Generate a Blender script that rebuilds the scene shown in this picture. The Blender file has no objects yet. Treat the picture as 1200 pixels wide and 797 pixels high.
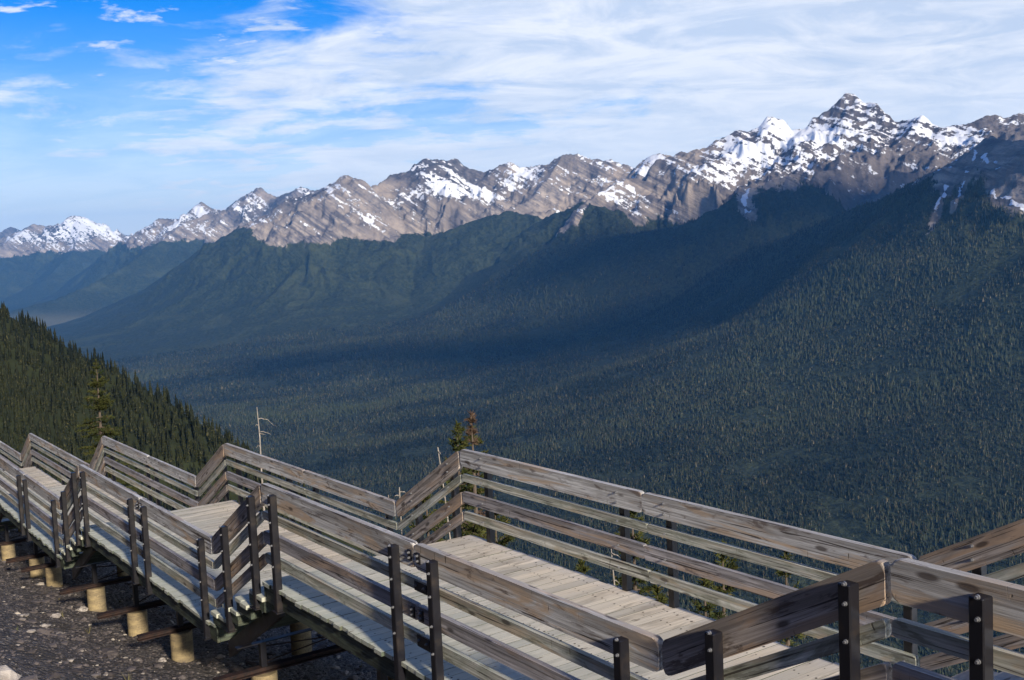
import bpy, bmesh, math, random
import numpy as np
from mathutils import Vector, Matrix, noise as mnoise
random.seed(7); rng = np.random.default_rng(11)
scn = bpy.context.scene
C = scn.collection
PI = math.pi
# ------------------------------------------------------------------ camera calibration
F, PITCH, ROLL, YAW = 1296.3, 0.0887, 0.0463, 0.6045
CU, CV, CZ = -4.8978, -4.3675, 3.5229
SY, CY = math.sin(YAW), math.cos(YAW)
def w2(u, v):
    du, dv = u-CU, v-CV
    return (-du*SY+dv*CY, du*CY+dv*SY)
def to_uv(x, y):
    return (CU + (-x*SY+y*CY), CV + (x*CY+y*SY))
def pray(px, py):
    """direction (x right, y forward, z up) of a point of the photograph, y+x horizontal length not normalised"""
    X = (px-600)/F; Y = (398.5-py)/F
    c, s = math.cos(ROLL), math.sin(ROLL)
    rt = X*c+Y*s; yy = -X*s+Y*c
    c, s = math.cos(PITCH), math.sin(PITCH)
    return (rt, c+yy*s, -s+yy*c)
def at(px, py, d):
    r = pray(px, py); k = d/math.hypot(r[0], r[1])
    return (r[0]*k, r[1]*k, CZ+r[2]*k)
cam = bpy.data.cameras.new('camera'); co = bpy.data.objects.new('camera', cam); C.objects.link(co)
cam.sensor_width = 36; cam.lens = 36*F/1200; cam.clip_start = .1; cam.clip_end = 120000
co.location = (0, 0, CZ)
co.matrix_world = Matrix.Translation((0, 0, CZ)) @ Matrix.Rotation(PI/2-PITCH, 4, 'X') @ Matrix.Rotation(-ROLL, 4, 'Z')
scn.camera = co
scn.view_settings.view_transform = 'Standard'
try: scn.view_settings.look = 'None'
except Exception: pass
scn.view_settings.exposure = 0.60; scn.view_settings.gamma = 1

# ------------------------------------------------------------------ numpy noise
def _h(ix, iy, s):
    ix = ix.astype(np.int64); iy = iy.astype(np.int64)
    n = (ix*374761393 + iy*668265263 + s*982451653) & 0x7fffffff
    n = ((n ^ (n >> 13))*1274126177) & 0x7fffffff
    n = (n ^ (n >> 16)) & 0xffff
    return n/65535.0
def vnoise(x, y, s=0):
    ix = np.floor(x); iy = np.floor(y); fx = x-ix; fy = y-iy
    fx = fx*fx*fx*(fx*(fx*6-15)+10); fy = fy*fy*fy*(fy*(fy*6-15)+10)
    a = _h(ix, iy, s); b = _h(ix+1, iy, s); c = _h(ix, iy+1, s); d = _h(ix+1, iy+1, s)
    return (a+(b-a)*fx)*(1-fy)+(c+(d-c)*fx)*fy
def fbm(x, y, o=4, s=0, g=.5):
    t = 0; a = 1; n = 0
    for k in range(o):
        t = t+a*(vnoise(x, y, s+k*17)*2-1); n += a; a *= g
        x, y = x*1.9+y*.6+13.1, y*1.9-x*.6+7.7
    return t/n
def ridged(x, y, o=4, s=0):
    t = 0; a = 1; n = 0
    for k in range(o):
        t = t+a*(1-np.abs(vnoise(x, y, s+k*31)*2-1)*1.6); n += a; a *= .5
        x, y = x*2.03+3.3, y*2.03+9.1
    return t/n
def sst(a, b, x):
    t = np.clip((x-a)/(b-a), 0, 1); return t*t*(3-2*t)

# ------------------------------------------------------------------ object helpers
def link(name, me, mat=None, parent=None, **props):
    o = bpy.data.objects.new(name, me); C.objects.link(o)
    if mat is not None and me is not None and hasattr(me, 'materials'):
        for m in (mat if isinstance(mat, (list, tuple)) else [mat]): me.materials.append(m)
    if parent is not None: o.parent = parent
    for k, v in props.items(): o[k] = v
    return o
def tag(o, label, cat, group=None):
    o['label'] = label; o['category'] = cat
    if group: o['group'] = group
    return o
def empty(name, loc, rz=0):
    o = bpy.data.objects.new(name, None); C.objects.link(o); o.location = loc; o.rotation_euler = (0, 0, rz)
    o.empty_display_size = .2
    return o
def np_mesh(name, V, Fc, smooth=False):
    """V (n,3), Fc (m,k) all faces with k corners"""
    me = bpy.data.meshes.new(name); V = np.ascontiguousarray(V, np.float32); Fc = np.ascontiguousarray(Fc, np.int32)
    m, k = Fc.shape
    me.vertices.add(len(V)); me.vertices.foreach_set('co', V.ravel())
    me.loops.add(m*k); me.loops.foreach_set('vertex_index', Fc.ravel())
    me.polygons.add(m); me.polygons.foreach_set('loop_start', np.arange(0, m*k, k, dtype=np.int32))
    me.polygons.foreach_set('loop_total', np.full(m, k, np.int32))
    me.polygons.foreach_set('use_smooth', np.full(m, smooth))
    me.update(calc_edges=True); return me
def fattr(me, name, arr):
    a = me.attributes.new(name, 'FLOAT', 'POINT'); a.data.foreach_set('value', np.ascontiguousarray(arr, np.float32).ravel())
def grid_faces(nr, nc):
    i = np.arange(nr-1)[:, None]*nc+np.arange(nc-1)[None, :]
    return np.stack([i, i+1, i+nc+1, i+nc], -1).reshape(-1, 4)

# ------------------------------------------------------------------ node helper
class NT:
    def __init__(s, name, world=False):
        s.m = bpy.data.worlds.new(name) if world else bpy.data.materials.new(name)
        s.m.use_nodes = True; s.t = s.m.node_tree; s.t.nodes.clear()
    def n(s, typ, ins=None, **kw):
        nd = s.t.nodes.new(typ)
        for k, v in kw.items(): setattr(nd, k, v)
        for k, v in (ins or {}).items(): s.set(nd, k, v)
        return nd
    def set(s, nd, k, v):
        sock = nd.inputs[k]
        if isinstance(v, bpy.types.NodeSocket): s.t.links.new(v, sock)
        else: sock.default_value = v
    def math(s, op, a, b=0., c=0., clamp=False):
        nd = s.n('ShaderNodeMath', operation=op, use_clamp=clamp); s.set(nd, 0, a); s.set(nd, 1, b)
        if op in ('MULTIPLY_ADD',): s.set(nd, 2, c)
        return nd.outputs[0]
    def attr(s, name, out='Fac'): return s.n('ShaderNodeAttribute', attribute_name=name).outputs[out]
    def mapr(s, v, a, b, c=0., d=1., smooth=False):
        nd = s.n('ShaderNodeMapRange', {'Value': v, 'From Min': a, 'From Max': b, 'To Min': c, 'To Max': d})
        if smooth: nd.interpolation_type = 'SMOOTHSTEP'
        return nd.outputs[0]
    def mix(s, f, a, b, blend='MIX'):
        nd = s.n('ShaderNodeMix', data_type='RGBA', blend_type=blend); s.set(nd, 0, f)
        for k, v in ((6, a), (7, b)):
            if isinstance(v, tuple) and len(v) == 3: v = v+(1,)
            s.set(nd, k, v)
        return nd.outputs[2]
    def scale(s, v, sc, off=(0, 0, 0)):
        nd = s.n('ShaderNodeMapping', {'Vector': v, 'Scale': sc, 'Location': off}); return nd.outputs[0]
    def noise(s, v, sc=1., det=4., rough=.55, dist=0., w=None):
        nd = s.n('ShaderNodeTexNoise', {'Vector': v, 'Scale': sc, 'Detail': det, 'Roughness': rough, 'Distortion': dist}); return nd.outputs['Fac']
    def out(s, col, rough=.8, spec=.3, bump=None, bstr=.5, bdist=.01, metal=0.):
        b = s.n('ShaderNodeBsdfPrincipled')
        s.set(b, 'Base Color', col if isinstance(col, bpy.types.NodeSocket) else col+(1,))
        s.set(b, 'Roughness', rough); s.set(b, 'Specular IOR Level', spec); s.set(b, 'Metallic', metal)
        if bump is not None:
            bp = s.n('ShaderNodeBump', {'Height': bump, 'Strength': bstr, 'Distance': bdist}); s.t.links.new(bp.outputs[0], b.inputs['Normal'])
        o = s.n('ShaderNodeOutputMaterial'); s.t.links.new(b.outputs[0], o.inputs[0]); return s.m

# ------------------------------------------------------------------ materials
def wood_mat(name, base, warm, dark, green=0., stain=1.):
    # weathered softwood: grain along gc.x, darker toward the wet top edge, tan and black stains, checks across
    t = NT(name); gc = t.attr('gc', 'Vector'); r = t.attr('rnd')
    streak = t.noise(t.scale(gc, (.8, 42, 42)), 1, 6, .72, .25)
    fine = t.noise(t.scale(gc, (3.0, 150, 150)), 1, 3, .6)
    blot = t.noise(t.scale(gc, (1.1, 5.5, 5.5)), 1, 5, .6, .8)
    blot2 = t.noise(t.scale(gc, (2.4, 11, 11), (9, 4, 2)), 1, 6, .68, .6)
    c = t.mix(t.mapr(streak, .36, .62), tuple(x*.30 for x in base), tuple(min(.85, x*1.32) for x in base))
    c = t.mix(t.mapr(r, 0, 1, 0, .35), c, tuple(x*.45 for x in base))
    c = t.mix(t.math('MULTIPLY', t.mapr(t.noise(t.scale(gc, (.9, 6.5, 6.5), (5, 1, 8)), 1, 5, .62, .7), .52, .60, 0, .9*stain), t.mapr(streak, .35, .6, .5, 1)), c, warm)
    if stain: c = t.mix(t.mapr(t.math('ADD', t.attr('edge'), t.math('MULTIPLY', t.math('SUBTRACT', blot, .5), 2.6)), .55, .12, 0, .62), c, tuple(x*.30 for x in base))
    if green: c = t.mix(t.mapr(blot2, .45, .62, 0, green), c, (.19, .25, .17))
    c = t.mix(t.mapr(blot2, .57, .63, 0, .8*stain), c, dark)
    c = t.mix(t.mapr(t.noise(t.scale(gc, (.9, 44, 44), (3, 3, 3)), 1, 3, .6, .8), .60, .64, 0, .9), c, tuple(x*.35 for x in dark))
    # knots and the short checks across the grain
    vo = t.n('ShaderNodeTexVoronoi', {'Vector': t.scale(gc, (2.2, 7, 7)), 'Scale': 1.}, feature='F1').outputs['Distance']
    c = t.mix(t.mapr(vo, .10, .17, .8, 0), c, tuple(x*.5 for x in dark))
    ck = t.noise(t.scale(gc, (46, 5.5, 5.5), (1, 7, 1)), 1, 2, .5, .7)
    ckm = t.math('MULTIPLY', t.mapr(ck, .69, .73), t.mapr(t.noise(t.scale(gc, (3.5, 4, 4)), 1, 1), .45, .55))
    c = t.mix(t.math('MULTIPLY', ckm, .85), c, tuple(x*.3 for x in dark))
    hgt = t.math('ADD', t.math('MULTIPLY', streak, .6), t.math('MULTIPLY', fine, .4))
    hgt = t.math('SUBTRACT', hgt, t.math('MULTIPLY', ckm, .6))
    return t.out(c, t.mapr(streak, .3, .7, .75, .5), .35, hgt, .6, .006)
M = {}
M['rail_big'] = wood_mat('weathered_top_rail_wood', (.76, .72, .69), (.55, .37, .21), (.11, .08, .07), stain=.9)
M['rail_small'] = wood_mat('weathered_green_tinged_rail_wood', (.72, .69, .58), (.55, .39, .22), (.13, .11, .09), green=.45, stain=.7)
M['rail_dark'] = wood_mat('dark_weathered_rail_wood', (.46, .435, .45), (.46, .31, .19), (.08, .065, .07), stain=.8)
M['stair_rail'] = wood_mat('brown_stair_rail_wood', (.52, .45, .40), (.46, .31, .20), (.08, .055, .045), stain=1.)
M['treated'] = wood_mat('dark_green_treated_timber', (.085, .105, .085), (.09, .08, .05), (.03, .035, .03), green=.3)
t = NT('pale_deck_plank_wood'); gc = t.attr('gc', 'Vector'); r = t.attr('rnd')
st = t.noise(t.scale(gc, (1.2, 40, 40)), 1, 5, .65, .3); bl = t.noise(t.scale(gc, (1.4, 6, 6)), 1, 4, .6, .5)
c = t.mix(t.mapr(st, .3, .7), (.46, .40, .33), (.76, .68, .57))
c = t.mix(t.mapr(r, 0, 1, 0, .85), c, (.37, .345, .31))
c = t.mix(t.mapr(t.math('FRACT', t.math('MULTIPLY', r, 7.3)), .5, 1, 0, .4), c, (.50, .42, .33))
c = t.mix(t.mapr(bl, .52, .66, 0, .7), c, (.25, .215, .18))
c = t.mix(t.mapr(t.attr('edge'), 0, 1, 0, .55), c, (.33, .40, .34))
vo = t.n('ShaderNodeTexVoronoi', {'Vector': t.scale(gc, (2.6, 9, 9)), 'Scale': 1.}, feature='F1').outputs['Distance']
c = t.mix(t.mapr(vo, .08, .13, .7, 0), c, (.12, .09, .07))
M['deck'] = t.out(c, .8, .25, st, .5, .004)
t = NT('nail_head_metal'); M['nail'] = t.out((.03, .026, .024), .7, .3)
t = NT('black_painted_steel'); g = t.n('ShaderNodeTexCoord').outputs['Object']
nn = t.noise(g, 6, 5, .6)
M['steel'] = t.out(t.mix(t.mapr(nn, .55, .72), (.007, .007, .011), (.02, .015, .014)), t.mapr(nn, .3, .7, .32, .5), .5, nn, .15, .004)
t = NT('rusty_brown_steel'); g = t.n('ShaderNodeTexCoord').outputs['Object']; nn = t.noise(g, 9, 6, .65)
M['rust'] = t.out(t.mix(t.mapr(nn, .4, .65), (.012, .009, .010), (.038, .019, .015)), .75, .25, nn, .4, .006)
t = NT('galvanised_bolt_zinc'); M['bolt'] = t.out((.30, .31, .34), .4, .5, metal=.7)
t = NT('sun_tinted_stained_concrete'); g = t.n('ShaderNodeTexCoord').outputs['Object']
n1 = t.noise(t.scale(g, (1, 1, 3)), 3.5, 6, .65); n2 = t.noise(g, 30, 3, .6)
c = t.mix(t.mapr(n1, .35, .65), (.34, .27, .15), (.13, .105, .075)); c = t.mix(t.mapr(n2, .55, .7, 0, .6), c, (.12, .10, .075))  # tan base carries the warm sunlight tint; brown mottling is stain
M['concrete'] = t.out(c, .9, .2, n2, .5, .01)

t = NT('scree_ground'); g = t.n('ShaderNodeTexCoord').outputs['Object']
v1 = t.n('ShaderNodeTexVoronoi', {'Vector': g, 'Scale': 14., 'Randomness': 1.}); v2 = t.n('ShaderNodeTexVoronoi', {'Vector': g, 'Scale': 34.})
big = t.noise(g, .6, 5, .6, .5); sep = t.n('ShaderNodeSeparateColor', {0: v1.outputs['Color']}); sep2 = t.n('ShaderNodeSeparateColor', {0: v2.outputs['Color']})
c = t.mix(t.mapr(sep.outputs[0], .0, 1.), (.028, .024, .024), (.095, .083, .08))
c = t.mix(t.mapr(sep2.outputs[0], .75, .95, 0, .8), c, (.24, .22, .20))
c = t.mix(t.mapr(big, .52, .68, 0, .75), c, (.05, .043, .034))
hh = t.math('ADD', t.math('MULTIPLY', v1.outputs['Distance'], -1.), t.math('MULTIPLY', v2.outputs['Distance'], -.5))
M['scree'] = t.out(c, .85, .3, hh, 1., .05)
t = NT('scree_stones'); r = t.attr('rnd'); g = t.n('ShaderNodeTexCoord').outputs['Object']; nn = t.noise(g, 25, 4, .6)
c = t.mix(t.mapr(r, .0, .8), (.028, .025, .028), (.115, .10, .10)); c = t.mix(t.mapr(r, .88, 1.), c, (.42, .38, .33))
c = t.mix(t.mapr(nn, .4, .7, 0, .5), c, (.07, .06, .06)); M['stone'] = t.out(c, .8, .35, nn, .5, .01)
t = NT('pale_limestone'); g = t.n('ShaderNodeTexCoord').outputs['Object']; nn = t.noise(g, 5, 6, .65, .5)
M['pale_rock'] = t.out(t.mix(t.mapr(nn, .35, .65), (.20, .18, .17), (.42, .39, .37)), .85, .3, nn, .8, .05)

def foliage(name, a, b, c3=None, hero=False):
    t = NT(name); r = t.attr('rnd')
    c = t.mix(r, a, b)
    if c3: c = t.mix(t.mapr(t.math('FRACT', t.math('MULTIPLY', r, 13.7)), .88, 1.), c, c3)
    return t.out(c, .75, .15)
M['forest_far'] = foliage('valley_spruce_foliage', (.003, .007, .006), (.030, .039, .022), (.15, .12, .075))
M['forest_hill'] = foliage('hillside_spruce_foliage', (.002, .005, .002), (.017, .020, .005), (.07, .065, .025))  # shade on the left hill is put into these darkened greens
M['spruce'] = foliage('yellow_green_spruce_needles', (.012, .022, .007), (.062, .066, .017), (.08, .06, .025))
M['brown_top'] = foliage('dying_brown_needles', (.05, .035, .028), (.10, .065, .045))
t = NT('spruce_bark'); g = t.n('ShaderNodeTexCoord').outputs['Object']; nn = t.noise(t.scale(g, (20, 20, 4)), 1, 4)
M['bark'] = t.out(t.mix(nn, (.05, .04, .03), (.14, .11, .09)), .9, .2, nn, .6, .01)
t = NT('bleached_dead_wood'); g = t.n('ShaderNodeTexCoord').outputs['Object']; nn = t.noise(t.scale(g, (30, 30, 5)), 1, 4)
M['dead'] = t.out(t.mix(t.mapr(nn, .35, .65), (.16, .14, .125), (.38, .35, .32)), .85, .2, nn, .5, .005)

# mountains: rock, snow and forest floor masks come from what stands there (altitude, strata, slope)
t = NT('mountain_rock_snow_forest'); pos = t.n('ShaderNodeNewGeometry').outputs['Position']
sx = t.n('ShaderNodeSeparateXYZ', {0: pos})
strat = t.math('ADD', t.math('MULTIPLY', sx.outputs[2], .80), t.math('MULTIPLY', sx.outputs[0], .58))
sv = t.n('ShaderNodeCombineXYZ', {0: t.math('MULTIPLY', strat, 1/42.), 1: t.math('MULTIPLY', sx.outputs[1], 1/420.), 2: t.math('MULTIPLY', sx.outputs[0], 1/700.)}).outputs[0]
s1 = t.noise(sv, 1, 5, .62, .35)
f1 = t.noise(pos, 1/55., 6, .66); f2 = t.noise(pos, 1/400., 4, .55)
rock = t.mix(t.mapr(s1, .40, .60), t.mix(t.mapr(f2, .35, .6), (.085, .08, .095), (.17, .15, .14)), (.36, .31, .27))
rock = t.mix(t.mapr(f1, .45, .62, 0, .7), rock, (.085, .08, .09))
rock = t.mix(t.mapr(f2, .45, .65, 0, .55), rock, (.38, .31, .25))
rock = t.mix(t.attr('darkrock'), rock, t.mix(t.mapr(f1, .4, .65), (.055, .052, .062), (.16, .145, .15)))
fo = t.mix(t.mapr(t.noise(pos, 1/26., 6, .75), .38, .64), (.005, .011, .008), (.042, .052, .028))
fo = t.mix(t.mapr(t.noise(pos, 1/520., 5, .6, .6), .52, .66, 0, .65), fo, (.050, .060, .030))
mead = t.attr('meadow'); fo = t.mix(mead, fo, (.13, .125, .08))
fm = t.mapr(t.math('ADD', t.attr('forest'), t.math('MULTIPLY', t.math('SUBTRACT', f1, .5), 1.1)), .42, .58)
c = t.mix(fm, rock, fo)
sn = t.math('ADD', t.attr('snow'), t.math('MULTIPLY', t.math('SUBTRACT', s1, .5), 1.9))
sn = t.math('ADD', sn, t.math('MULTIPLY', t.math('SUBTRACT', f1, .5), 2.3))
snm = t.math('MULTIPLY', t.mapr(sn, .5, .55), t.math('SUBTRACT', 1., fm))
c = t.mix(snm, c, (.70, .73, .79))
hb = t.math('ADD', t.math('MULTIPLY', s1, 30.), t.math('MULTIPLY', f1, 34.))
hb = t.math('MULTIPLY', hb, t.math('SUBTRACT', 1., t.math('MULTIPLY', snm, .7)))
M['mountain'] = t.out(c, .9, .15, hb, .8, 1.)

# ------------------------------------------------------------------ world and sun
SX, SYY, EL = .448, -.894, math.radians(22)
w = NT('World', True); scn.world = w.m
d = w.n('ShaderNodeTexCoord').outputs['Generated']; q = w.n('ShaderNodeSeparateXYZ', {0: d}); dx, dy, dz = q.outputs
sky = w.n('ShaderNodeTexSky', sky_type='NISHITA', sun_disc=False, sun_elevation=EL, sun_rotation=math.atan2(SX, SYY), altitude=2200, air_density=1.2, dust_density=.6, ozone_density=2.5)
skc = w.n('ShaderNodeHueSaturation', {'Saturation': 1.6, 'Value': 1., 'Color': sky.outputs[0]}).outputs[0]
skc = w.mix(1., skc, (.34, .80, 1.2), 'MULTIPLY')
up = w.math('ADD', w.math('MAXIMUM', dz, 0), .15)
cx_ = w.math('DIVIDE', dx, up); cy_ = w.math('DIVIDE', dy, up)
cv = w.n('ShaderNodeCombineXYZ', {0: cx_, 1: cy_, 2: 0.}).outputs[0]
n1 = w.noise(w.scale(cv, (.8, 1.1, 1), (3.1, 1.2, 0)), 1, 7, .58, .25)
n2 = w.noise(w.scale(cv, (3.2, 3.9, 1), (7, 2, 0)), 1, 7, .62, .35)
# thin cloud everywhere low down and to the right, blue at the upper left
cov = w.math('ADD', w.math('MULTIPLY', dx, 1.25), w.math('MULTIPLY', dz, -2.6)); cov = w.math('ADD', cov, 1.0)
mm = w.math('ADD', cov, w.math('MULTIPLY', w.math('SUBTRACT', n1, .5), 2.2)); mm = w.math('ADD', mm, w.math('MULTIPLY', w.math('SUBTRACT', n2, .5), 1.5))
veil = w.mapr(mm, .05, .75, 0, .92, True)
puff = w.math('MULTIPLY', w.mapr(w.noise(w.scale(cv, (3.6, 5.6, 1), (1.7, 5.3, 0)), 1, 6, .6, .3), .56, .66, 0, .8, True), w.mapr(dz, .1, .16))
m2 = w.math('MAXIMUM', veil, puff)
hz = w.mapr(dz, .0, .22, .92, 0., True); m2 = w.math('MAXIMUM', m2, hz)
shade = w.mapr(w.noise(w.scale(cv, (2.4, 3.6, 1), (2, 9, 0)), 1, 7, .66, .6), .40, .60)
clc = w.mix(shade, (6.0, 6.9, 8.3), (9.0, 9.2, 9.6)); clc = w.mix(w.mapr(dz, .0, .16, 1., 0., True), clc, (9.4, 9.8, 10.6))
col = w.mix(m2, skc, clc)
bg = w.n('ShaderNodeBackground', {'Color': col, 'Strength': .078}); wo = w.n('ShaderNodeOutputWorld'); w.t.links.new(bg.outputs[0], wo.inputs[0])
sl = bpy.data.lights.new('sun', 'SUN'); sl.energy = 5.0; sl.angle = math.radians(4.); sl.color = (1, .88, .70)
so = bpy.data.objects.new('sun', sl); C.objects.link(so)
so.rotation_euler = Vector((SX*math.cos(EL), SYY*math.cos(EL), math.sin(EL))).to_track_quat('Z', 'Y').to_euler(); so.location = (20, -15, 30)

# ------------------------------------------------------------------ terrain: mountains and valley
FLOOR = -850.
R = []   # (name, treeline, slope, points(px, py, km))
R.append(('r1', 215, .62, [(1420,120,4.6),(1300,148,4.8),(1230,158,5.0),(1200,165,5.1),(1180,163,5.2),(1164,160,5.3),(1146,172,5.4),(1134,181,5.5),(1100,200,5.8),(1067,217,6.0),(1034,232,6.2),(1000,245,6.4),(967,259,6.6),(933,272,6.8),(900,285,7.0),(867,297,7.2),(833,320,7.5),(800,344,7.8),(740,372,8.3),(660,395,8.9)]))
R.append(('r2', 60, .80, [(668,281,8.9),(677,250,9.1),(690,232,9.3),(720,217,9.5),(737,207,9.6),(757,210,9.6),(770,187,9.7),(800,178,9.7),(820,175,9.6),(843,163,9.6),(868,152,9.6),(880,155,9.6),(888,150,9.6),(900,137,9.6),(918,140,9.6),(930,152,9.6),(943,150,9.5),(953,137,9.5),(973,128,9.5),(990,108,9.5),(1000,110,9.5),(1007,118,9.4),(1017,121,9.4),(1027,122,9.3),(1037,135,9.2),(1052,143,9.2),(1067,140,9.1),(1079,134,9.0),(1090,142,9.0),(1102,150,8.9),(1117,147,8.9),(1137,142,8.9),(1159,135,8.9),(1177,137,8.9),(1200,132,8.9),(1260,125,8.9),(1400,90,8.9)]))
R.append(('r2b', 330, .72, [(925,205,8.3),(880,220,8.2),(867,227,8.15),(850,237,8.1),(833,247,8.1),(800,262,8.1),(770,269,8.2),(733,275,8.4),(690,281,8.6),(640,292,8.9),(600,302,9.2),(540,325,9.7),(470,350,10.2)]))
R.append(('r2c', 320, .75, [(700,230,9.4),(683,236,9.5),(660,246,9.7),(633,258,9.9),(607,275,10.1),(580,300,10.3),(540,318,10.6)]))
R.append(('r3', 120, .85, [(405,232,11.6),(425,222,11.7),(440,217,11.8),(450,212,11.9),(462,202,12.0),(470,201,12),(478,200,12.0),(487,191,12.0),(502,184,12.0),(517,188,12.1),(533,185,12.2),(547,195,12.2),(567,202,12.2),(580,197,12.1),(599,190,12.0),(609,195,12.0),(630,194,11.9),(642,193,11.8),(660,180,11.7),(677,180,11.6),(694,187,11.5),(714,187,11.4),(733,193,11.3),(744,197,11.2),(754,187,11.1),(770,180,11.0),(784,182,10.9),(830,190,10.8)]))
R.append(('r3a', 150, .75, [(660,180,11.7),(648,200,11.4),(638,215,11.1),(622,232,10.9),(600,243,10.7),(585,250,10.5)]))
R.append(('r3b', 380, .55, [(600,246,10.6),(585,249,10.5),(560,256,10.5),(530,268,10.5),(490,283,10.6),(450,300,10.7),(400,325,10.8),(340,350,11)]))
R.append(('r4', 190, .66, [(57,384,14.6),(100,370,14.1),(133,355,13.7),(167,340,13.3),(200,317,12.9),(234,293,12.5),(260,277,12.3),(283,264,12.1),(295,260,12.0),(310,252,11.9),(325,240,11.9),(337,232,11.8),(350,230,11.8),(370,226,11.7),(387,217,11.6),(400,207,11.5),(407,205,11.4),(415,209,11.3),(423,210,11.2),(433,220,11.1),(445,235,11.0),(460,252,10.9),(478,268,10.8)]))
R.append(('r4b', 230, .62, [(322,247,11.8),(300,266,11.7),(275,299,11.3),(245,330,11.0),(200,357,10.9),(150,381,10.9)]))
R.append(('r4c', 190, .62, [(400,210,11.4),(396,235,11.1),(385,262,10.8),(360,300,10.4),(320,345,10.0),(280,378,9.7)]))
R.append(('r5', 220, .75, [(50,343,22.66),(83,327,22.14),(117,303,21.25),(140,287,20.74),(160,273,20.22),(175,263,19.97),(187,255,19.84),(200,256,19.71),(214,256,19.46),(230,240,19.20),(236,236,19.20),(247,244,18.94),(267,247,18.56),(277,235,18.30),(290,227,18.05),(304,219,17.92),(314,226,17.79),(325,231,17.66),(337,226,17.54),(352,219,17.41),(370,223,17.28),(384,218,17.02),(400,230,16.90)]))
R.append(('r5b', 250, .62, [(250,247,18.2),(232,255,17.9),(214,262,17.5),(187,284,16.9),(150,309,16.3),(100,336,15.9),(60,352,15.7),(20,362,15.6)]))
R.append(('r6', 250, .62, [(-160,262,25.94),(-90,275,25.94),(-40,262,25.67),(0,281,25.27),(12,277,25.14),(37,263,25.00),(55,266,24.87),(72,262,24.74),(80,254,24.61),(88,252,24.61),(96,253,24.61),(110,260,24.47),(127,268,24.34),(143,279,24.21),(165,290,23.94),(200,306,23.94)]))
R.append(('r6b', 220, .5, [(40,262,25.00),(10,282,24.21),(-20,300,23.28),(-60,325,22.61)]))
R.append(('r6c', 220, .5, [(90,253,24.61),(95,275,23.81),(85,295,23.01),(60,320,22.34)]))
R.append(('r7', 100, .7, [(-120,262,31.05),(-40,272,31.05),(0,272,31.05),(12,266,31.05),(30,272,31.05),(60,280,31.05),(120,275,29.90),(135,269,29.90),(150,272,29.90),(190,280,29.90)]))
def crest(pts):
    out = []
    for k, (px, py, km) in enumerate(pts):
        out.append(at(px, py, km*1000))
    return np.array(out)
RC = [(n, tl, s, crest(p)) for n, tl, s, p in R]
def terrain(X, Y, detail=True):
    wn = fbm(X/900, Y/900, 4, 5); 
    best = np.full(X.shape, -1e9); rid = np.zeros(X.shape, np.int32); dmin = np.full(X.shape, 1e9); cz = np.zeros(X.shape)
    rib = ridged(X/420+fbm(X/500, Y/500, 2, 3)*.5, Y/420, 3, 40)
    for k, (nm, tl, S, P) in enumerate(RC):
        dd = np.full(X.shape, 1e12); zz = np.zeros(X.shape)
        for a, b in zip(P[:-1], P[1:]):
            ex, ey = b[0]-a[0], b[1]-a[1]; L = ex*ex+ey*ey
            tt = np.clip(((X-a[0])*ex+(Y-a[1])*ey)/L, 0, 1)
            d2 = (X-a[0]-tt*ex)**2+(Y-a[1]-tt*ey)**2
            m = d2 < dd; dd = np.where(m, d2, dd); zz = np.where(m, a[2]+(b[2]-a[2])*tt, zz)
        dd = np.sqrt(dd); sw = np.zeros(X.shape); sz_ = np.zeros(X.shape); ss = 22+.16*dd
        for a, b in zip(P[:-1], P[1:]):      # blend the heights of neighbouring crest pieces: no walls where the nearest piece changes
            ex, ey = b[0]-a[0], b[1]-a[1]; L = ex*ex+ey*ey
            tt = np.clip(((X-a[0])*ex+(Y-a[1])*ey)/L, 0, 1)
            d2 = np.sqrt((X-a[0]-tt*ex)**2+(Y-a[1]-tt*ey)**2); w_ = np.exp(-np.minimum((d2-dd)/ss, 30))*np.sqrt(L)
            sw += w_; sz_ += w_*(a[2]+(b[2]-a[2])*tt)
        zz = sz_/np.maximum(sw, 1e-9)
        damp = sst(0, 260, dd)
        hi = sst(-500, 0, zz-S*dd); am = (.12 if nm == 'r1' else 1.)*(.15+.85*hi); de = dd*(1-.44*rib*damp*am+.16*wn*damp*am)
        r0 = zz-FLOOR; T = 700.
        d0 = np.maximum(r0-T, 0)/S
        LT = 1000. if nm[:2] in ('r5', 'r6', 'r7') else (1500. if nm[:2] == 'r4' else 2100.)
        tail = lambda x, A: A*(.66*np.exp(-x*S/(T*.62))+.34*np.exp(-x/LT))
        r = np.where(de < d0, r0-S*de, tail(np.maximum(de-d0, 0), np.minimum(r0, T)))
        z = FLOOR+r
        m = z > best; best = np.where(m, z, best); rid = np.where(m, k, rid); dmin = np.where(m, dd, dmin); cz = np.where(m, zz, cz)
    z = best
    if detail:
        dm = sst(20, 300, dmin); above = sst(-250, 250, z)
        z = z + above*dm*(ridged(X/170, Y/170, 4, 60)-.45)*85
        p = (z*.8+X*.58)/95.
        z = z + above*(.25+.75*dm)*(ridged(p, Y/700., 3, 80)-.4)*34
        p2 = (z*.8+X*.58)/240.; z = z + above*dm*(ridged(p2, Y/1500., 2, 85)-.45)*62
        z = z + above*(1-dm)*fbm(X/60, Y/60, 3, 8)*22 + above*(.3+.7*dm)*(ridged(X/66, Y/66, 3, 160)-.4)*24
        z = z + (1-above)*dm*fbm(X/260, Y/260, 4, 9)*10
        low = sst(-500, -840, z)
        z = z + low*fbm(X/900, Y/500, 4, 91)*26
    return z, rid, dmin
def polar(a0, a1, na, rs):
    az = np.radians(np.linspace(a0, a1, na)); A, D = np.meshgrid(az, rs); return D*np.sin(A), D*np.cos(A)
rs = [1250.]
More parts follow.
